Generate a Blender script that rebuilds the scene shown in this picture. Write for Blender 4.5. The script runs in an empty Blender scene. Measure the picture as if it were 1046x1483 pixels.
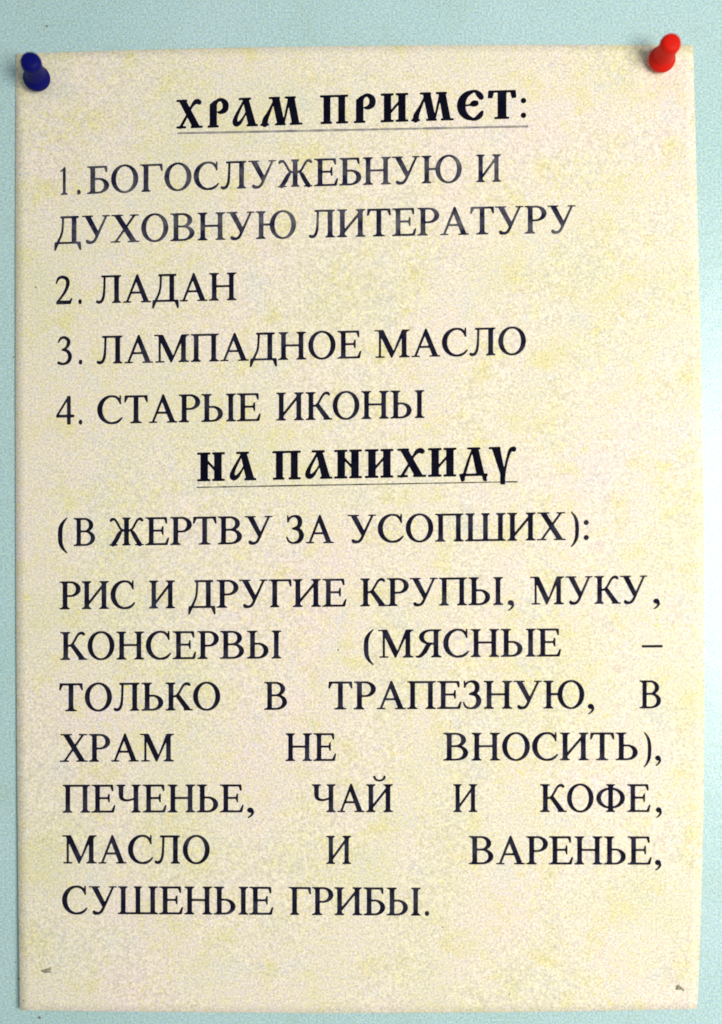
import bpy, math, random
import numpy as np
from mathutils import Vector, Matrix

C = bpy.context.scene.collection
S = bpy.context.scene
MM = 0.001
PPM = 4.667            # picture units of the notice layout per millimetre of wall
D = 300.0              # camera distance from the wall, mm

# ------------------------------------------------------------------ camera, light, exposure
cam_d = bpy.data.cameras.new('camera')
cam = bpy.data.objects.new('camera', cam_d); C.objects.link(cam)
cam.location = (0, -D * MM, 0)
cam.rotation_euler = (math.radians(90), 0, 0)
cam_d.sensor_fit = 'VERTICAL'
cam_d.angle = 2 * math.atan((1483 / PPM / 2) / D)
cam_d.clip_start = 0.01; cam_d.clip_end = 50
cam_d.dof.use_dof = True
cam_d.dof.focus_distance = 0.303
cam_d.dof.aperture_fstop = 1.5
S.camera = cam

w = bpy.data.worlds.new('World'); S.world = w; w.use_nodes = True
bg = w.node_tree.nodes['Background']
bg.inputs['Color'].default_value = (0.80, 0.95, 1.0, 1)
bg.inputs['Strength'].default_value = 0.33

def area(name, loc, target, sx, sy, power, col):
    l = bpy.data.lights.new(name, 'AREA'); l.shape = 'RECTANGLE'; l.size = sx; l.size_y = sy
    l.energy = power; l.color = col
    o = bpy.data.objects.new(name, l); C.objects.link(o)
    o.location = loc
    o.rotation_euler = (Vector(target) - Vector(loc)).to_track_quat('-Z', 'Y').to_euler()
    return o
area('window_light', (0.37, -0.56, -0.02), (0.05, 0, -0.02), 0.26, 0.36, 4.9, (1.0, 0.98, 0.95))

S.view_settings.view_transform = 'Standard'; S.view_settings.look = 'None'
S.view_settings.exposure = 0; S.view_settings.gamma = 1
S.view_settings.use_curve_mapping = False
S.render.engine = 'CYCLES'
S.cycles.filter_width = 1.7

# ------------------------------------------------------------------ helpers
def link(name, verts, faces, mat, parent=None, smooth=False):
    me = bpy.data.meshes.new(name)
    me.from_pydata([tuple(map(float, v)) for v in verts], [], faces); me.update()
    if smooth:
        for p in me.polygons: p.use_smooth = True
    me.materials.append(mat)
    o = bpy.data.objects.new(name, me); C.objects.link(o)
    if parent: o.parent = parent
    return o

def lerp_curve(t, ts, vs):
    return np.interp(t, ts, vs)

def smooth_curve(t, ts, vs):
    t = np.asarray(t, float)
    co = np.polyfit(ts, vs, 3)
    return np.polyval(co, t)

# sheet outline, layout units
def left_x(v):  return smooth_curve(v, [0, .25, .5, .75, 1], [23, 22.5, 23.2, 25, 29])
def right_x(v): return smooth_curve(v, [0, .3, .6, .8, 1], [1004, 1014.5, 1020.5, 1018.5, 1010])
def top_y(u):   return smooth_curve(u, [0, .2, .5, .85, 1], [78, 72, 66.5, 65, 65.5])
def bot_y(u):   return smooth_curve(u, [0, .25, .5, .75, 1], [1463, 1466, 1467, 1465.5, 1461])

def uv_of(px, py):
    v = (py - 70) / 1395.0
    for _ in range(2):
        u = (px - left_x(v)) / (right_x(v) - left_x(v))
        v = (py - top_y(u)) / (bot_y(u) - top_y(u))
    return u, v

def lift(u, v):
    """height of the sheet's front face above the wall, mm"""
    u = np.clip(u, 0, 1); v = np.clip(v, 0, 1)
    s = np.sin(np.pi * np.clip(v, 0, 1)) ** 1.2
    h = 0.34 + 3.2 * u ** 2.2 * s + 0.12 * (1 - u) ** 3 * s + 1.0 * v ** 4
    h += 0.22 * np.sin(7.0 * u + 2.1 * v + .6) * s + 0.14 * np.sin(11 * v - 3.3 * u) * v
    h += 0.30 * np.sin(5.2 * v + 1.0) * np.sin(4.0 * u + .4) * s + 0.5 * v ** 6 * (1 + np.sin(9 * u + 1.2))
    for pu, pv in ((.033, .028), (.945, .018)): h -= 0.30 * np.exp(-(((u - pu) * 210) ** 2 + ((v - pv) * 297) ** 2) / 40.0)
    h += 0.45 * np.exp(-((u - .5) / .28) ** 2) * (1 - v) ** 3     # top edge sags off the wall between the pins
    return h

def world(px, py, h):
    """layout point at height h mm above the wall"""
    px = np.asarray(px, float); py = np.asarray(py, float); h = np.asarray(h, float) + 0 * px
    k = (D - h) / D
    return np.stack([(px - 523) / PPM * k, -h, (741.5 - py) / PPM * k], -1) * MM

# ------------------------------------------------------------------ materials
def mat(name):
    m = bpy.data.materials.new(name); m.use_nodes = True
    return m, m.node_tree, m.node_tree.nodes['Principled BSDF']

def noise(nt, vec, scale, detail=3, rough=.55):
    n = nt.nodes.new('ShaderNodeTexNoise'); n.inputs['Scale'].default_value = scale
    n.inputs['Detail'].default_value = detail; n.inputs['Roughness'].default_value = rough
    nt.links.new(vec, n.inputs['Vector']); return n.outputs['Fac']

def ramp(nt, fac, stops):
    r = nt.nodes.new('ShaderNodeValToRGB')
    e = r.color_ramp.elements
    while len(e) < len(stops): e.new(0.5)
    for el, (p, c) in zip(e, stops):
        el.position = p; el.color = (*c, 1) if len(c) == 3 else c
    nt.links.new(fac, r.inputs['Fac']); return r.outputs['Color']

def mix(nt, a, b, fac, mode='MIX'):
    m = nt.nodes.new('ShaderNodeMix'); m.data_type = 'RGBA'; m.blend_type = mode
    if isinstance(fac, (int, float)): m.inputs['Factor'].default_value = fac
    else: nt.links.new(fac, m.inputs['Factor'])
    for sock, val in ((m.inputs[6], a), (m.inputs[7], b)):
        if isinstance(val, tuple): sock.default_value = (*val, 1)
        else: nt.links.new(val, sock)
    return m.outputs[2]

def coords(nt, off=(0, 0, 0)):
    t = nt.nodes.new('ShaderNodeTexCoord')
    mp = nt.nodes.new('ShaderNodeMapping'); mp.inputs['Location'].default_value = off
    nt.links.new(t.outputs['Object'], mp.inputs['Vector']); return mp.outputs['Vector']

def bump(nt, h, dist, strength=1.0):
    b = nt.nodes.new('ShaderNodeBump'); b.inputs['Distance'].default_value = dist
    b.inputs['Strength'].default_value = strength
    nt.links.new(h, b.inputs['Height']); return b.outputs['Normal']

def gain(nt, col, fac, lo, hi, p0=.25, p1=.75):
    """multiply a colour by fine tone specks"""
    return mix(nt, col, ramp(nt, fac, [(p0, lo), (p1, hi)]), 1.0, 'MULTIPLY')

# paper: cheap cream stock with yellow and pinkish blotches and coarse fibre grain
m_paper, nt, b = mat('cream_paper')
v1, v2, v3, v4, v5 = coords(nt), coords(nt, (3, 1, 2)), coords(nt, (7, 5, 1)), coords(nt, (2, 9, 4)), coords(nt, (5, 3, 8))
base = ramp(nt, noise(nt, v1, 22, 4, .6), [(.32, (.75, .69, .47)), (.50, (.80, .71, .55)), (.68, (.825, .695, .59))])
yel = ramp(nt, noise(nt, v2, 95, 5, .68), [(.52, (0, 0, 0)), (.70, (1, 1, 1))])
base = mix(nt, base, (.76, .68, .36), yel)
fl = mix(nt, (0, 0, 0), ramp(nt, noise(nt, v3, 620, 3, .7), [(.52, (0, 0, 0)), (.66, (.8, .8, .8))]), ramp(nt, noise(nt, v5, 45, 4, .6), [(.46, (.10, .10, .10)), (.68, (1, 1, 1))]))
base = mix(nt, base, (.78, .68, .22), fl)
cool = ramp(nt, noise(nt, v3, 80, 4, .62), [(.56, (0, 0, 0)), (.74, (.5, .5, .5))])
base = mix(nt, base, (.66, .68, .63), cool)
g1 = noise(nt, v4, 1500, 2, .8)
g2 = noise(nt, v5, 1050, 2, .7)
base = gain(nt, base, g1, (.66, .66, .66), (1.36, 1.36, 1.36))
base = gain(nt, base, g2, (1.07, 1.03, .84), (.95, .97, 1.16))
nt.links.new(base, b.inputs['Base Color'])
b.inputs['Roughness'].default_value = .85; b.inputs['Specular IOR Level'].default_value = .25
nt.links.new(bump(nt, g1, .00006, .6), b.inputs['Normal'])

# wall: pale aqua oil paint with an eggshell sheen on a fine rough ground
m_wall, nt, b = mat('aqua_wall_paint')
v1, v2, v3, v4 = coords(nt), coords(nt, (4, 2, 6)), coords(nt, (1, 8, 3)), coords(nt, (6, 6, 2))
base = ramp(nt, noise(nt, v1, 14, 4, .6), [(.3, (.41, .595, .565)), (.7, (.475, .635, .63))])
gr = ramp(nt, noise(nt, v2, 85, 4, .6), [(.52, (0, 0, 0)), (.75, (.7, .7, .7))])
base = mix(nt, base, (.42, .56, .49), gr)
g1 = noise(nt, v3, 1500, 2, .8); g2 = noise(nt, v4, 1050, 2, .7)
base = gain(nt, base, g1, (.64, .64, .64), (1.38, 1.38, 1.38))
base = gain(nt, base, g2, (1.14, 1.02, .86), (.90, .98, 1.14))
nt.links.new(base, b.inputs['Base Color'])
b.inputs['Roughness'].default_value = .33; b.inputs['Specular IOR Level'].default_value = .55
roll = noise(nt, v2, 190, 3, .5)
hsum = nt.nodes.new('ShaderNodeMath'); hsum.operation = 'MULTIPLY_ADD'; hsum.inputs[1].default_value = 2.5
nt.links.new(roll, hsum.inputs[0]); nt.links.new(g1, hsum.inputs[2])
nt.links.new(bump(nt, hsum.outputs[0], .00010, .6), b.inputs['Normal'])

def ink_mat(name, dark, worn, p0, p1):
    m, nt, b = mat(name)
    v1, v2 = coords(nt), coords(nt, (3, 3, 3))
    f = noise(nt, v1, 160, 3, .6)
    col = ramp(nt, f, [(p0, dark), (p1, worn)])
    col = mix(nt, col, ramp(nt, noise(nt, v2, 420, 2), [(.35, (.6, .5, 1.0)), (.65, (1.0, 1.0, 1.0))]), .55, 'MULTIPLY')
    nt.links.new(col, b.inputs['Base Color'])
    b.inputs['Roughness'].default_value = .8; b.inputs['Specular IOR Level'].default_value = .03
    return m
m_ink = ink_mat('printer_ink', (.009, .009, .020), (.055, .054, .072), .48, .80)
m_ink_bold = ink_mat('bold_printer_ink', (.003, .003, .010), (.010, .010, .020), .45, .80)
m_ink_faded = ink_mat('faded_printer_ink', (.014, .015, .036), (.15, .145, .14), .42, .72)
m_rule = ink_mat('rule_ink', (.06, .06, .05), (.25, .23, .17), .42, .62)
m_rule_faded = ink_mat('faded_rule_ink', (.26, .25, .20), (.46, .42, .31), .40, .62)

def plastic(name, col):
    m, nt, b = mat(name)
    b.inputs['Base Color'].default_value = (*col, 1)
    b.inputs['Roughness'].default_value = .55
    b.inputs['Specular IOR Level'].default_value = .12
    n = noise(nt, coords(nt), 900, 2)
    nt.links.new(bump(nt, n, .00005, .4), b.inputs['Normal'])
    return m
m_blue = plastic('blue_plastic', (.001, .002, .115))
m_red = plastic('red_plastic', (.66, .010, .003))
m_steel, nt, b = mat('steel'); b.inputs['Metallic'].default_value = 1; b.inputs['Base Color'].default_value = (.55, .55, .55, 1)
b.inputs['Roughness'].default_value = .3
m_dark, nt, b = mat('dirt_dark'); b.inputs['Roughness'].default_value = .9
nt.links.new(ramp(nt, noise(nt, coords(nt), 900, 2), [(.35, (.10, .095, .06)), (.65, (.34, .31, .20))]), b.inputs['Base Color'])

# ------------------------------------------------------------------ wall
W = 1.0
wall = link('wall', [(-W, 0, -W), (W, 0, -W), (W, 0, W), (-W, 0, W), (-W, .1, -W), (W, .1, -W), (W, .1, W), (-W, .1, W)],
            [(0, 1, 2, 3), (5, 4, 7, 6), (1, 5, 6, 2), (4, 0, 3, 7), (3, 2, 6, 7), (4, 5, 1, 0)], m_wall)
wall['kind'] = 'structure'

# ------------------------------------------------------------------ notice sheet
NU, NV = 72, 100
uu, vv = np.meshgrid(np.linspace(0, 1, NU + 1), np.linspace(0, 1, NV + 1))
def sheet_px(u, v):
    lx, rx, ty, by = left_x(v), right_x(v), top_y(u), bot_y(u)
    return lx + (rx - lx) * u, ty + (by - ty) * v
rng = random.Random(4)
spx, spy = sheet_px(uu, vv)
hh = lift(uu, vv)
front = world(spx, spy, hh).reshape(-1, 3)
back = world(spx, spy, hh - 0.16).reshape(-1, 3)
n0 = len(front); idx = np.arange(n0).reshape(NV + 1, NU + 1)
faces = []
for j in range(NV):
    for i in range(NU):
        a, b_, c, d = idx[j, i], idx[j, i + 1], idx[j + 1, i + 1], idx[j + 1, i]
        faces.append((int(a), int(d), int(c), int(b_)))
        faces.append((int(a + n0), int(b_ + n0), int(c + n0), int(d + n0)))
ring = [int(idx[0, i]) for i in range(NU)] + [int(idx[j, NU]) for j in range(NV)] + \
       [int(idx[NV, i]) for i in range(NU, 0, -1)] + [int(idx[j, 0]) for j in range(NV, 0, -1)]
for k in range(len(ring)):
    a, b_ = ring[k], ring[(k + 1) % len(ring)]
    faces.append((a, b_, b_ + n0, a + n0))
notice = link('paper_notice', np.vstack([front, back]), faces, m_paper, smooth=True)
notice['label'] = 'cream paper sheet printed with dark Cyrillic capitals, pinned to the aqua wall'
notice['category'] = 'notice'

def on_sheet(px, py, eps=0.035):
    u, v = uv_of(px, py)
    return world(px, py, lift(u, v) + eps)

# ------------------------------------------------------------------ letter shapes
# A letter is a list of polygons / ellipse rings in units where a capital is 662 high.
class G:
    def __init__(s, w): s.w = w; s.add = []
    def poly(s, *p): s.add.append(np.array(p, float)); return s
    def rect(s, x0, y0, x1, y1): return s.poly((x0, y0), (x1, y0), (x1, y1), (x0, y1))
    def ring(s, cx, cy, rx, ry, icx, icy, irx, iry, clip=None):
        s.add.append(('ring', cx, cy, rx, ry, icx, icy, irx, iry, clip)); return s
    def dot(s, cx, cy, r, ry=None): return s.ring(cx, cy, r, ry or r, 0, 0, -1, -1)
    def stem(s, x, w=104, y0=0, y1=662, top=(58, 58), bot=(58, 58), t=22):
        s.rect(x, y0, x + w, y1)
        for (sf, y, d) in ((bot, y0, 1), (top, y1, -1)):
            if sf is None: continue
            l, r = sf
            s.rect(x - l, min(y, y + d * t), x + w + r, max(y, y + d * t))
            if l: s.poly((x, y + d * t), (x - l * .5, y + d * t), (x, y + d * 62))
            if r: s.poly((x + w, y + d * t), (x + w + r * .5, y + d * t), (x + w, y + d * 62))
        return s
    def serif(s, x0, x1, y, d=1, t=22): return s.rect(x0, min(y, y + d * t), x1, max(y, y + d * t))
    def diag(s, x0, y0, x1, y1, wh): return s.poly((x0 - wh / 2, y0), (x0 + wh / 2, y0), (x1 + wh / 2, y1), (x1 - wh / 2, y1))
    def stroke(s, *pts):
        p = np.array(pts, float); n = len(p); out = []
        for i in range(n - 1):
            p0, p1, p2, p3 = p[max(i - 1, 0)], p[i], p[i + 1], p[min(i + 2, n - 1)]
            for t in np.linspace(0, 1, 14, endpoint=(i == n - 2)):
                out.append(.5 * (2 * p1 + (p2 - p0) * t + (2 * p0 - 5 * p1 + 4 * p2 - p3) * t * t + (3 * p1 - p0 - 3 * p2 + p3) * t ** 3))
        q = np.array(out)
        for i in range(len(q) - 1):
            a, b_ = q[i], q[i + 1]; d = b_[:2] - a[:2]; L = math.hypot(*d) or 1
            nx, ny = -d[1] / L, d[0] / L
            s.poly((a[0] + nx * a[2] / 2, a[1] + ny * a[2] / 2), (b_[0] + nx * b_[2] / 2, b_[1] + ny * b_[2] / 2),
                   (b_[0] - nx * b_[2] / 2, b_[1] - ny * b_[2] / 2), (a[0] - nx * a[2] / 2, a[1] - ny * a[2] / 2))
        for a in q: s.dot(a[0], a[1], a[2] / 2)
        return s
    def inside(s, X, Y):
        m = np.zeros(X.shape, bool)
        for a in s.add:
            if isinstance(a, tuple):
                _, cx, cy, rx, ry, icx, icy, irx, iry, clip = a
                k = ((X - cx) / rx) ** 2 + ((Y - cy) / ry) ** 2 <= 1
                if irx > 0: k &= ((X - icx) / irx) ** 2 + ((Y - icy) / iry) ** 2 > 1
                if clip: k &= (X >= clip[0]) & (X <= clip[1]) & (Y >= clip[2]) & (Y <= clip[3])
                m |= k
            else:
                x0, y0 = a.min(0); x1, y1 = a.max(0)
                sel = (X >= x0) & (X <= x1) & (Y >= y0) & (Y <= y1)
                if not sel.any(): continue
                xs, ys = X[sel], Y[sel]; k = np.zeros(xs.shape, bool)
                n = len(a)
                for i in range(n):
                    (ax, ay), (bx, by) = a[i], a[(i + 1) % n]
                    if ay == by: continue
                    c = (ay > ys) != (by > ys)
                    k ^= c & (xs < (bx - ax) * (ys - ay) / (by - ay) + ax)
                m[sel] |= k
        return m

T = 38
def bowl(g, x, cx, y0, y1, right, thick, t=36):
    cy, ry = (y0 + y1) / 2, (y1 - y0) / 2
    g.ring(cx, cy, right - cx, ry, cx, cy, right - thick - cx, ry - t, (cx - 1, 9999, -9999, 9999))
    g.rect(x, y1 - t, cx, y1); g.rect(x, y0, cx, y0 + t)
    return g
def o_ring(g, cx, rx=326, th=108, ry=345): return g.ring(cx, 331, rx, ry, cx, 331, rx - th, ry - 38)
def arm_top(g, x, drop=150):
    return g.rect(150, 662 - T, x - 10, 662).poly((x - 62, 662 - T), (x, 662), (x + 6, 662 - drop), (x - 20, 662 - drop))

def glyphs():
    g = {}
    g['А'] = G(722).poly((345, 674), (374, 674), (646, 10), (528, 10), (322, 545), (318, 600)).poly((348, 674), (372, 600), (132, 15), (86, 15)) \
        .rect(190, 214, 460, 254).serif(15, 214, 0).serif(448, 708, 0)
    g['Б'] = bowl(arm_top(G(574).stem(104, top=(86, 0), bot=(86, 0)), 500), 150, 285, 0, 372, 550, 112)
    g['В'] = bowl(bowl(G(667).stem(108, top=(90, 0), bot=(90, 0)), 150, 310, 326, 662, 555, 108), 150, 325, 0, 362, 606, 112)
    g['Г'] = arm_top(G(578).stem(108, top=(92, 0)), 556, 172)
    g['Д'] = G(682).rect(446, 20, 550, 662).stroke((226, 640, 40), (222, 470, 40), (196, 250, 42), (100, 30, 48)).rect(165, 622, 610, 662) \
        .rect(34, 0, 650, 40).poly((14, -158), (44, -158), (112, 0), (112, 40), (26, 40)).poly((638, -158), (668, -158), (656, 40), (570, 40), (570, 0))
    e = arm_top(G(611).stem(108, top=(94, 0), bot=(94, 0)), 540)
    e.rect(150, 324, 425, 362).poly((404, 343), (436, 450), (456, 450), (456, 236), (436, 236))
    e.rect(150, 0, 560, T).poly((505, T), (560, 0), (596, 172), (570, 172)); g['Е'] = e
    z = G(896).stem(396, top=(52, 52), bot=(52, 52))
    for f in (lambda x: x, lambda x: 896 - x):
        z.stroke(*[(f(x), y, w_) for x, y, w_ in ((62, 592, 50), (92, 622, 62), (160, 622, 44), (232, 520, 44), (300, 400, 42), (400, 345, 34))])
        z.stroke(*[(f(x), y, w_) for x, y, w_ in ((330, 352, 40), (270, 270, 86), (200, 140, 94), (120, 20, 90))])
        a, b_ = sorted((f(22), f(240))); z.serif(a, b_, 0)
    g['Ж'] = z
    g['З'] = G(501).stroke((66, 520, 26), (110, 610, 40), (215, 654, 40), (330, 610, 92), (365, 505, 104), (320, 395, 80), (180, 352, 34)) \
        .stroke((180, 352, 34), (340, 320, 78), (402, 188, 114), (345, 60, 84), (210, 8, 38), (90, 46, 40), (36, 150, 26)).rect(46, 500, 70, 674)
    def i_(): return G(722).stem(92, top=(72, 62), bot=(72, 62)).stem(526, top=(62, 72), bot=(62, 72)).poly((190, 92), (190, 168), (530, 574), (530, 498))
    g['И'] = i_()
    g['Й'] = i_().stroke((232, 842, 56), (262, 786, 44), (361, 752, 36), (460, 786, 44), (490, 842, 56))
    g['К'] = G(667).stem(106, top=(80, 58), bot=(80, 58)).stroke((200, 332, 36), (290, 348, 42), (360, 430, 44), (440, 570, 44), (505, 632, 52), (575, 634, 58), (606, 606, 50)) \
        .poly((262, 350), (360, 372), (640, 15), (500, 15)).serif(470, 690, 0)
    g['Л'] = G(678).stem(474, top=(0, 64), bot=(64, 64)).rect(150, 624, 500, 662).stroke((226, 645, 42), (222, 380, 44), (202, 160, 54), (150, 44, 60), (82, 20, 62), (44, 36, 58))
    g['М'] = G(889).rect(128, 10, 170, 640).poly((96, 662), (226, 662), (482, 128), (440, -6), (418, -6)).poly((418, -6), (440, -6), (726, 600), (720, 662), (672, 640)) \
        .stem(676, top=(0, 82), bot=(72, 82)).serif(12, 190, 662, -1).serif(40, 262, 0)
    g['Н'] = G(722).stem(96, top=(76, 62), bot=(76, 62)).stem(522, top=(62, 76), bot=(62, 76)).rect(180, 322, 540, 362)
    g['О'] = o_ring(G(722), 361)
    g['П'] = G(722).stem(96, top=(76, 0), bot=(76, 62)).stem(522, top=(0, 76), bot=(62, 76)).rect(180, 622, 540, 662)
    g['Р'] = bowl(G(556).stem(100, top=(84, 0), bot=(84, 66)), 150, 285, 296, 662, 540, 110)
    g['С'] = G(667).ring(372, 331, 344, 345, 392, 331, 250, 306, (0, 372, -99, 999)) \
        .stroke((368, 657, 38), (470, 640, 46), (545, 576, 50), (594, 470, 26)).rect(574, 460, 600, 676).stroke((368, 6, 40), (480, 22, 52), (566, 70, 46), (632, 140, 22))
    g['Т'] = G(611).stem(253, top=None, bot=(92, 92)).rect(30, 622, 582, 662).poly((20, 500), (46, 500), (104, 624), (36, 662)).poly((566, 500), (592, 500), (576, 662), (508, 624))
    g['У'] = G(708).poly((78, 655), (208, 655), (420, 240), (362, 140)).stroke((600, 645, 42), (500, 430, 44), (395, 205, 52), (320, 62, 56), (245, 14, 54), (160, 22, 72), (138, 46, 66)) \
        .serif(10, 282, 662, -1).serif(500, 694, 662, -1)
    g['Ф'] = G(790).stem(343).ring(395, 331, 352, 250, 395, 331, 244, 212)
    g['Х'] = G(722).diag(156, 655, 572, 5, 134).diag(590, 655, 122, 5, 52).serif(22, 312, 662, -1).serif(478, 692, 662, -1).serif(10, 240, 0).serif(420, 706, 0)
    g['Ч'] = G(650).stem(446, top=(60, 66), bot=(60, 66)).stem(76, top=(62, 60), bot=None, y0=420).stroke((128, 430, 104), (140, 350, 86), (205, 298, 52), (320, 290, 40), (460, 330, 36))
    g['Ш'] = G(1009).stem(92, bot=(76, 0), top=(76, 52)).stem(452, bot=(0, 0), top=(52, 52)).stem(812, bot=(0, 76), top=(52, 76)).rect(150, 0, 860, T)
    def soft(g_): return bowl(g_.stem(100, top=(84, 66), bot=(84, 0)), 150, 285, 0, 372, 540, 110)
    g['Ь'] = soft(G(574))
    g['Ы'] = soft(G(872)).stem(686, top=(62, 72), bot=(62, 72))
    g['Ю'] = o_ring(G(1028).stem(96, top=(76, 62), bot=(76, 62)).rect(180, 322, 400, 362), 680, 316, 106)
    g['Я'] = G(667).stem(464, top=(0, 84), bot=(66, 84)).ring(380, 484, 268, 178, 380, 484, 160, 142, (0, 381, 0, 999)).rect(380, 626, 500, 662).rect(340, 306, 500, 342) \
        .stroke((400, 330, 40), (320, 270, 92), (240, 130, 96), (130, 24, 60), (40, 14, 30))
    g['1'] = G(500).stem(208, w=86, y1=640, top=None, bot=(80, 80)).poly((110, 572), (120, 556), (215, 596), (294, 676), (276, 676))
    g['2'] = G(500).stroke((40, 500, 26), (90, 610, 56), (205, 652, 60), (325, 600, 84), (352, 480, 88), (290, 320, 66), (170, 160, 48), (60, 44, 44)).poly((30, 0), (430, 0), (476, 140), (450, 140), (400, 76), (70, 76))
    g['3'] = G(500).stroke((60, 530, 26), (120, 626, 52), (220, 650, 56), (322, 590, 78), (330, 500, 84), (270, 400, 50), (160, 350, 30)) \
        .stroke((160, 350, 30), (300, 318, 66), (374, 200, 92), (330, 70, 74), (210, 10, 46), (110, 22, 56), (62, 40, 60))
    g['4'] = G(500).rect(292, 0, 376, 676).rect(12, 170, 472, 226).poly((12, 226), (12, 176), (62, 176), (66, 226), (306, 592), (320, 676), (316, 676))
    g['.'] = G(250).dot(125, 46, 56)
    g[','] = G(250).dot(118, 46, 58).stroke((150, 40, 52), (166, -20, 44), (130, -90, 28), (70, -138, 16))
    g[':'] = G(278).dot(138, 46, 58).dot(138, 408, 58)
    g['('] = G(333).stroke((292, 672, 16), (190, 560, 58), (130, 400, 92), (130, 100, 92), (190, -60, 58), (292, -172, 16))
    g[')'] = G(333).stroke((41, 672, 16), (143, 560, 58), (203, 400, 92), (203, 100, 92), (143, -60, 58), (41, -172, 16))
    g['–'] = G(500).rect(0, 200, 500, 246)
    return g

# broad-nib display capitals of the two headings, laid out in fractions of their width and height
def F(wpx, cap=41.0):
    s = G(wpx / cap * 662); W_ = s.w
    s.P = lambda *p: s.poly(*[(x * W_, y * 662) for x, y in p])
    s.K = lambda *p: s.stroke(*[(x * W_, y * 662, q * W_) for x, y, q in p])
    s.R = lambda x0, y0, x1, y1: s.rect(x0 * W_, y0 * 662, x1 * W_, y1 * 662)
    return s
SF = .062
def disp():
    g = {}
    f = F(40.5); f.R(.12, 0, .38, 1); f.R(.62, 0, .88, 1); f.R(0, 0, .47, SF); f.R(0, 1 - SF, .47, 1); f.R(.55, 0, 1, SF); f.R(.55, 1 - SF, 1, 1)
    f.P((.36, .74), (.36, .64), (.66, .32), (.66, .43)); g['Н'] = f
    f = F(39); f.P((.40, 1), (.62, 1), (.93, 0), (.64, 0)); f.R(.25, 1 - SF, .72, 1); f.R(.56, 0, 1, SF)
    f.K((.46, .92, .06), (.34, .70, .08), (.16, .38, .12), (.10, .16, .18), (.17, .085, .17), (.30, .14, .12), (.44, .32, .06), (.56, .52, .05)); g['А'] = f
    f = F(41.5); f.R(.13, 0, .36, 1); f.R(.66, 0, .89, 1); f.R(0, 1 - SF, 1, 1); f.R(.02, 0, .42, SF); f.R(.58, 0, 1, SF); g['П'] = f
    f = F(41); f.R(.12, 0, .37, 1); f.R(.65, 0, .90, 1); f.R(0, 0, .47, SF); f.R(0, 1 - SF, .47, 1); f.R(.55, 0, 1, SF); f.R(.55, 1 - SF, 1, 1)
    f.P((.35, .28), (.35, .38), (.67, .74), (.67, .64)); g['И'] = f
    f = F(41); f.P((.08, 1), (.34, 1), (.91, 0), (.63, 0)); f.R(0, 1 - SF, .40, 1); f.R(0, 0, .36, SF); f.R(.55, 0, 1, SF)
    f.K((.14, .02, .08), (.28, .24, .09), (.42, .48, .06), (.58, .76, .08), (.70, .90, .14), (.80, .93, .17), (.87, .90, .16)); g['Х'] = f
    f = F(41); f.P((.42, 1), (.66, 1), (.89, .03), (.62, .03)); f.R(.28, 1 - SF, .74, 1); f.K((.47, .92, .06), (.36, .66, .07), (.24, .28, .09), (.16, .04, .08))
    f.R(0, .0, 1, .075); f.P((0, .075), (.2, .075), (.18, -.17), (.07, -.2), (.04, -.1)); f.P((.80, .075), (1, .075), (.96, -.1), (.98, -.2), (.85, -.17)); g['Д'] = f
    f = F(40); f.P((.10, 1), (.40, 1), (.61, .02), (.44, .02)); f.R(0, 1 - SF, .43, 1); f.R(.43, -.31, .60, .1)
    f.K((.56, -.05, .08), (.62, .30, .07), (.70, .62, .08), (.80, .88, .12), (.92, .93, .16), (.94, .90, .14)); g['У'] = f
    f = F(31); f.R(.10, 0, .42, .82); f.P((.10, .8), (.42, .8), (.46, .97), (.30, .93)); f.R(0, 0, .52, SF)
    f.K((.36, .78, .10), (.46, .93, .13), (.66, .96, .15), (.84, .82, .26), (.82, .62, .26), (.62, .52, .15), (.50, .53, .08)); g['Р'] = f
    f = F(61); f.P((.27, 1), (.44, 1), (.58, 0), (.41, 0)); f.P((.64, 1), (.80, 1), (.93, 0), (.76, 0)); f.R(.20, 1 - SF, .46, 1); f.R(.58, 1 - SF, .84, 1)
    f.R(.35, 0, .60, SF); f.R(.70, 0, 1, SF); f.R(0, 0, .2, SF)
    f.K((.10, .05, .13), (.12, .22, .12), (.20, .46, .07), (.31, .82, .035), (.34, .92, .03)); f.P((.53, .02), (.58, .10), (.71, .92), (.66, .92)); g['М'] = f
    f = F(39); W_ = f.w
    f.ring(.52 * W_, 331, .51 * W_, 345, .66 * W_, 331, .36 * W_, 292, (0, .58 * W_, -99, 999))
    f.K((.52, 1.0, .07), (.68, .99, .10), (.82, .86, .20), (.88, .78, .18)); f.K((.56, .0, .08), (.70, .03, .13), (.84, .14, .17), (.92, .27, .08))
    f.K((.28, .50, .05), (.48, .52, .06), (.60, .56, .2), (.68, .57, .2)); g['Е'] = f
    f = F(41.5); f.R(.36, 0, .64, 1); f.R(.05, 1 - SF, .95, 1); f.R(.24, 0, .74, SF)
    f.P((.04, 1), (.22, .97), (.17, .74), (.02, .74)); f.P((.96, 1), (.78, .97), (.84, .72), (.98, .74)); g['Т'] = f
    f = F(8); f.K((.5, .10, .9), (.5, .101, .9)); f.K((.5, .62, .9), (.5, .621, .9)); g[':'] = f
    return g

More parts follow.
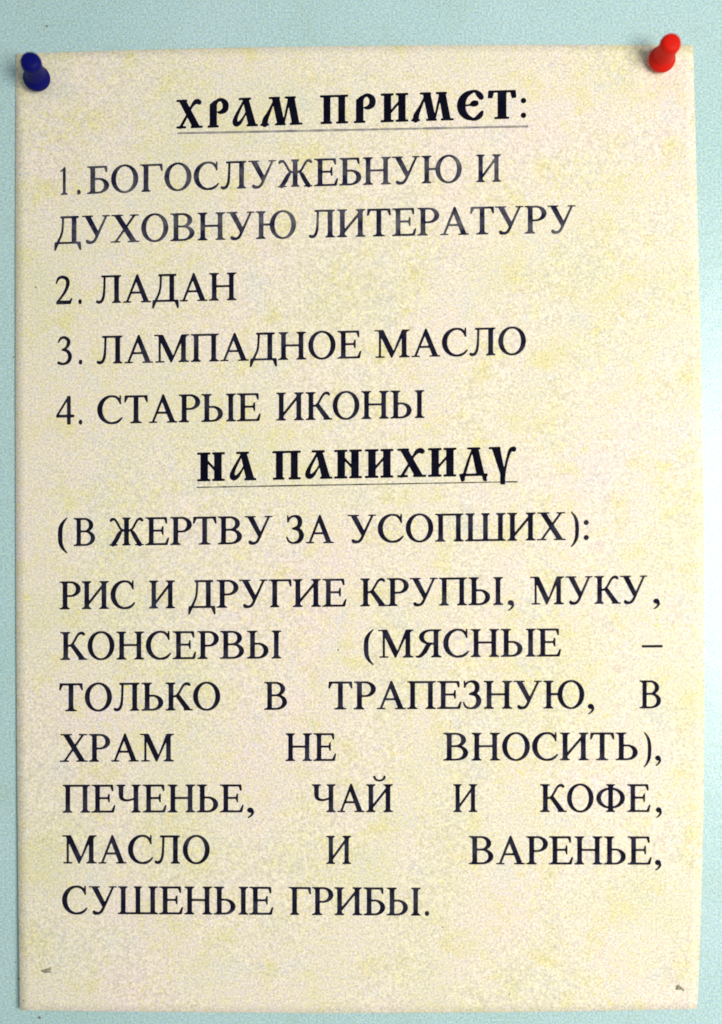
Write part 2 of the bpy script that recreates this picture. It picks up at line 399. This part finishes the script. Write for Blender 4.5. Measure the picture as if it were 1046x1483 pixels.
def tessellate(g, step=9.0, ss=3, level=.27):
    """outline of the filled letter, meshed by marching squares with merged runs of full cells"""
    pts = [a for a in g.add if not isinstance(a, tuple)]
    xs = [p[:, 0].min() for p in pts] + [p[:, 0].max() for p in pts]; ys = [p[:, 1].min() for p in pts] + [p[:, 1].max() for p in pts]
    for a in g.add:
        if isinstance(a, tuple):
            x0, x1 = a[1] - a[3], a[1] + a[3]
            if a[9]: x0, x1 = max(x0, a[9][0]), min(x1, a[9][1])
            xs += [x0, x1]; ys += [a[2] - a[4], a[2] + a[4]]
    x0, x1, y0, y1 = min(xs) - 2 * step, max(xs) + 2 * step, min(ys) - 2 * step, max(ys) + 2 * step
    nx, ny = int((x1 - x0) / step) + 1, int((y1 - y0) / step) + 1
    off = (np.arange(ss) - (ss - 1) / 2) * step / ss
    cov = np.zeros((ny, nx))
    X, Y = np.meshgrid(x0 + np.arange(nx) * step, y0 + np.arange(ny) * step)
    for ox in off:
        for oy in off: cov += g.inside(X + ox + .013, Y + oy + .017)
    cov = cov / ss ** 2
    k = np.array([1, 3, 4, 3, 1]) / 12.0            # ink spread: soften the outline, then take a lower level of it
    for ax in (0, 1): cov = np.apply_along_axis(lambda r: np.convolve(r, k, 'same'), ax, cov)
    cov = cov - level
    verts, vid, faces = [], {}, []
    def corner(i, j):
        k = (i, j)
        if k not in vid: vid[k] = len(verts); verts.append((X[j, i], Y[j, i]))
        return vid[k]
    def edge(i, j, i2, j2):
        k = ('e',) + tuple(sorted(((i, j), (i2, j2))))
        if k not in vid:
            a, b_ = cov[j, i], cov[j2, i2]; t = a / (a - b_)
            vid[k] = len(verts); verts.append((X[j, i] + (X[j2, i2] - X[j, i]) * t, Y[j, i] + (Y[j2, i2] - Y[j, i]) * t))
        return vid[k]
    for j in range(ny - 1):
        run = None
        for i in range(nx):
            cs = [(i, j), (i + 1, j), (i + 1, j + 1), (i, j + 1)]
            pos = [cov[b_, a] > 0 for a, b_ in cs] if i < nx - 1 else [False] * 4
            if all(pos):
                if run is None: run = i
                continue
            if run is not None:
                faces.append((corner(run, j), corner(i, j), corner(i, j + 1), corner(run, j + 1))); run = None
            if not any(pos): continue
            poly = []
            for k in range(4):
                a, b_ = cs[k], cs[(k + 1) % 4]
                if pos[k]: poly.append(corner(*a))
                if pos[k] != pos[(k + 1) % 4]: poly.append(edge(*a, *b_))
            if len(poly) >= 3: faces.append(tuple(poly))
    return np.array(verts), faces, g.w

SHAPE = {k: tessellate(v) for k, v in glyphs().items()}
BOLD = {k: tessellate(v) for k, v in disp().items()}

def word_mesh(V, Fc, text, x0, x1, base, cap, table):
    """add one word between x0 and x1; base(px) is the baseline"""
    pen = 0; parts = []
    for ch in text:
        v, f, w_ = table[ch]; parts.append((v + np.array([pen, 0]), f)); pen += w_
    lo = min(p[0][:, 0].min() for p in parts); hi = max(p[0][:, 0].max() for p in parts)
    for v, f in parts:
        px = x0 + (v[:, 0] - lo) / (hi - lo) * (x1 - x0)
        py = base(px) - v[:, 1] * cap / 662
        n = sum(len(a) for a in V)
        V.append(on_sheet(px, py)); Fc += [tuple(i + n for i in q) for q in f]

def text_line(name, words, ys, cap, material, table=SHAPE):
    """words: (text, x0, x1); ys: baseline samples (px, py)"""
    xs_, ys_ = [a for a, _ in ys], [b_ for _, b_ in ys]
    co = np.polyfit(xs_, ys_, 2 if len(xs_) > 3 else 1)
    base = lambda px: np.polyval(co, px)
    root = bpy.data.objects.new(name, None); C.objects.link(root); root.parent = notice; root.empty_display_size = .01
    rows = []
    for wd in words:                      # stops, commas and letters of one word share its mesh
        if rows and wd[1] - rows[-1][-1][2] < 9.5: rows[-1].append(wd)
        else: rows.append([wd])
    for row in rows:
        V, Fc = [], []
        for wd in row: word_mesh(V, Fc, wd[0], wd[1], wd[2], base, cap, table)
        link('word', np.vstack(V), Fc, material, root)
    return root

def rule(x0, y0, x1, y1, th, parent, material):
    n = 60; t = np.linspace(0, 1, n); px = x0 + (x1 - x0) * t; py = y0 + (y1 - y0) * t
    r = random.Random(int(x0)); wv = np.array([th / 2 * r.uniform(.75, 1.15) for _ in t])
    P = np.vstack([on_sheet(px, py - wv, .03), on_sheet(px, py + wv, .03)])
    return link('underline', P, [(i, i + n, i + n + 1, i + 1) for i in range(n - 1)], material, parent)

h1 = text_line('heading', [('Х', 255.5, 294), ('Р', 300.7, 331.6), ('А', 336.8, 374), ('М', 377, 438.5), ('П', 463.3, 504.6), ('Р', 512.5, 544.4), ('И', 551.3, 591.5),
                           ('М', 595.6, 657.5), ('Е', 662, 701), ('Т', 706.5, 748), (':', 754.3, 762.3)],
               [(270, 185.6), (315, 184), (410, 180.9), (485, 179.2), (528, 178), (570, 176.2), (626, 173.8), (727, 172.3)], 41, m_ink_bold, BOLD)
rule(257, 193, 765, 183, 3.2, h1, m_rule_faded)
text_line('text_line', [('1', 87.5, 98.5), ('.', 111.6, 117.2), ('БОГОСЛУЖЕБНУЮ', 126, 669), ('И', 689.5, 726)], [(92, 282), (140, 280), (216, 277), (333, 273.3), (425, 271), (505, 268), (550, 266.3), (707, 263.4)], 39.3, m_ink_faded)
text_line('text_line', [('ДУХОВНУЮ', 78.6, 429), ('ЛИТЕРАТУРУ', 447.5, 834)], [(90, 353), (180, 350.3), (265, 349.2), (318, 347.4), (390, 345.8), (480, 342.6), (820, 337.2)], 39.6, m_ink_faded)
text_line('text_line', [('2', 81, 105), ('.', 113.6, 118.8), ('ЛАДАН', 139, 343)], [(93, 440.3), (150, 438.7), (330, 434.7)], 39.6, m_ink)
text_line('text_line', [('3', 83, 104.5), ('.', 114, 119.6), ('ЛАМПАДНОЕ', 140, 523.5), ('МАСЛО', 542, 762)], [(93, 528), (150, 526), (505, 519.2), (560, 517.4), (740, 513.6)], 39.6, m_ink)
text_line('text_line', [('4', 81.5, 108), ('.', 114, 119.5), ('СТАРЫЕ', 141, 377.8), ('ИКОНЫ', 400, 615)], [(95, 614.7), (160, 613), (360, 609.7), (415, 608.5), (600, 605.2)], 39.8, m_ink)
h2 = text_line('heading', [('Н', 285.5, 326), ('А', 332.6, 371.6), ('П', 394.3, 436), ('А', 442, 481.5), ('Н', 484, 524.5), ('И', 528.4, 570), ('Х', 575.4, 617.5),
                           ('И', 620, 661.3), ('Д', 665.2, 706.5), ('У', 707.8, 748)], [(305, 696.3), (415, 694.5), (548, 691.5), (640, 689.8), (725, 688.6)], 41, m_ink_bold, BOLD)
rule(285, 705.8, 750, 697.6, 2.0, h2, m_rule)
text_line('text_line', [('(', 84, 98), ('В', 106.6, 138), ('ЖЕРТВУ', 158, 395), ('ЗА', 414.7, 483.7), ('УСОПШИХ', 503.6, 819.8), (')', 826.8, 838.8), (':', 845.4, 853)],
          [(120, 790.5), (190, 789.4), (370, 787.4), (450, 786.8), (520, 785.6), (800, 782)], 39.9, m_ink)
text_line('text_line', [('РИС', 86.3, 196), ('И', 215.8, 253.8), ('ДРУГИЕ', 272.7, 502), ('КРУПЫ', 521.5, 729), (',', 735.4, 745), ('МУКУ', 767.8, 938), (',', 946.3, 956)],
          [(100, 881.9), (235, 881), (310, 880), (490, 878.1), (540, 877.6), (715, 875.8), (785, 875.2), (925, 873.6)], 39.8, m_ink)
text_line('text_line', [('КОНСЕРВЫ', 87.3, 407.8), ('(', 527, 541.4), ('МЯСНЫЕ', 547.6, 812.7), ('–', 929.6, 960)], [(100, 955.4), (395, 953.4), (560, 952.2), (800, 950.3), (945, 949.4)], 39.9, m_ink)
text_line('text_line', [('ТОЛЬКО', 85.8, 319.3), ('В', 382.5, 416), ('ТРАПЕЗНУЮ', 475.7, 846.6), (',', 851.4, 861), ('В', 926, 957.6)], [(100, 1029.8), (310, 1028.4), (400, 1027.4), (490, 1027.2), (835, 1026), (940, 1025.4)], 39.9, m_ink)
text_line('text_line', [('ХРАМ', 86.8, 252.2), ('НЕ', 413.5, 487), ('ВНОСИТЬ', 642, 924), (')', 932.6, 943.6), (',', 949, 957.8)], [(100, 1103), (240, 1102.5), (450, 1101.6), (655, 1101.4), (910, 1100.6)], 39.6, m_ink)
text_line('text_line', [('ПЕЧЕНЬЕ', 90.6, 353), (',', 358, 368.2), ('ЧАЙ', 451.8, 569.4), ('И', 656.4, 691.8), ('КОФЕ', 782, 942.3), (',', 950, 958.8)], [(110, 1176.7), (340, 1176), (460, 1175.7), (560, 1175.9), (675, 1176), (930, 1175.6)], 39.8, m_ink)
text_line('text_line', [('МАСЛО', 90, 304), ('И', 472.6, 509), ('ВАРЕНЬЕ', 679, 944), (',', 948.6, 958)], [(100, 1250.3), (300, 1250.4), (490, 1250.5), (700, 1252), (930, 1251.6)], 40.2, m_ink)
text_line('text_line', [('СУШЕНЫЕ', 90, 396), ('ГРИБЫ', 418.2, 609.6), ('.', 615.4, 621.8)], [(100, 1323.4), (390, 1324.4), (430, 1324.8), (600, 1325.7)], 39.8, m_ink)

# ------------------------------------------------------------------ old pin holes and specks on the sheet and wall
def blot(name, pts, parent, sheet=True, material=m_dark):
    p = np.array(pts, float); c = p.mean(0)
    q = np.vstack([p, c[None]])
    P = on_sheet(q[:, 0], q[:, 1], .04) if sheet else world(q[:, 0], q[:, 1], .05)
    n = len(p)
    return link(name, P, [(i, (i + 1) % n, n) for i in range(n)], material, parent)
blot('pin_hole', [(58.6, 1405.6), (64, 1404), (69, 1402.6), (73.6, 1400.8), (74.2, 1404), (71.8, 1406), (75.6, 1408.8), (70, 1408.6), (65, 1409.4), (61, 1407.4)], notice)
blot('pin_hole', [(978, 1432.5), (979.8, 1427), (983, 1425.6), (986, 1428.6), (991.6, 1433.6), (990.6, 1436), (985.6, 1433), (981, 1434)], notice)
def spot(x, y, r, parent, sheet):
    rr = random.Random(int(x * 7 + y))
    return blot('speck', [(x + r * rr.uniform(.6, 1.1) * math.cos(a), y + r * rr.uniform(.6, 1.1) * math.sin(a)) for a in np.linspace(0, 6.28, 9)[:-1]], parent, sheet)
for x, y, r in ((490, 941, 1.5), (52, 416, 1.3), (738, 1440, 1.4), (34, 1449, 1.3), (641, 1343, 1.2)): spot(x, y, r, notice, True)
for x, y, r in ((20, 517, 1.6), (57, 1474, 2.6), (68, 38, 2.0), (22, 1394, 1.3), (26.5, 1417.5, 1.8)): spot(x, y, r, wall, False)

# ------------------------------------------------------------------ push pins
def lathe(prof, n=40):
    V, Fc = [], []
    for r, z in prof:
        for k in range(n):
            a = 2 * math.pi * k / n; V.append((r * math.cos(a) * MM, r * math.sin(a) * MM, z * MM))
    for i in range(len(prof) - 1):
        for k in range(n):
            a, b_ = i * n + k, i * n + (k + 1) % n
            Fc.append((a, b_, b_ + n, a + n))
    Fc.append(tuple(range(n - 1, -1, -1))); Fc.append(tuple((len(prof) - 1) * n + k for k in range(n)))
    return V, Fc

def push_pin(label, collar, head, material):
    """collar, head: layout points of the lower flange and the cap; the axis runs through both"""
    a = Vector(world(collar[0], collar[1], 2.6)); b_ = Vector(world(head[0], head[1], 11.0))
    ax = (b_ - a).normalized()
    base = a - ax * 2.6 * MM
    root = bpy.data.objects.new('push_pin', None); C.objects.link(root)
    root.location = base; root.rotation_euler = ax.to_track_quat('Z', 'Y').to_euler()
    root.empty_display_size = .005
    root['label'] = label; root['category'] = 'push pin'; root['group'] = 'push pins holding the notice'
    prof = [(2.6, 1.35), (3.5, 1.45), (3.95, 1.8), (4.1, 2.4), (4.05, 3.1), (3.7, 3.8), (3.1, 4.5), (3.1, 5.4), (3.0, 6.6), (2.95, 7.6), (2.92, 8.5),
            (2.85, 9.2), (3.05, 9.9), (3.12, 10.7), (3.05, 11.5), (2.8, 12.1), (2.3, 12.55), (1.4, 12.8)]
    V, Fc = lathe(prof); link('grip', V, Fc, material, root, True)
    V, Fc = lathe([(.12, -7), (.5, -5.2), (.55, -4), (.55, 1.6)], 16); link('needle', V, Fc, m_steel, root, True)
    return root
push_pin('dark blue plastic push pin through the corner of the notice', (53.2, 113), (45, 90.5), m_blue)
push_pin('bright red plastic push pin through the corner of the notice', (959, 85.5), (971, 64), m_red)
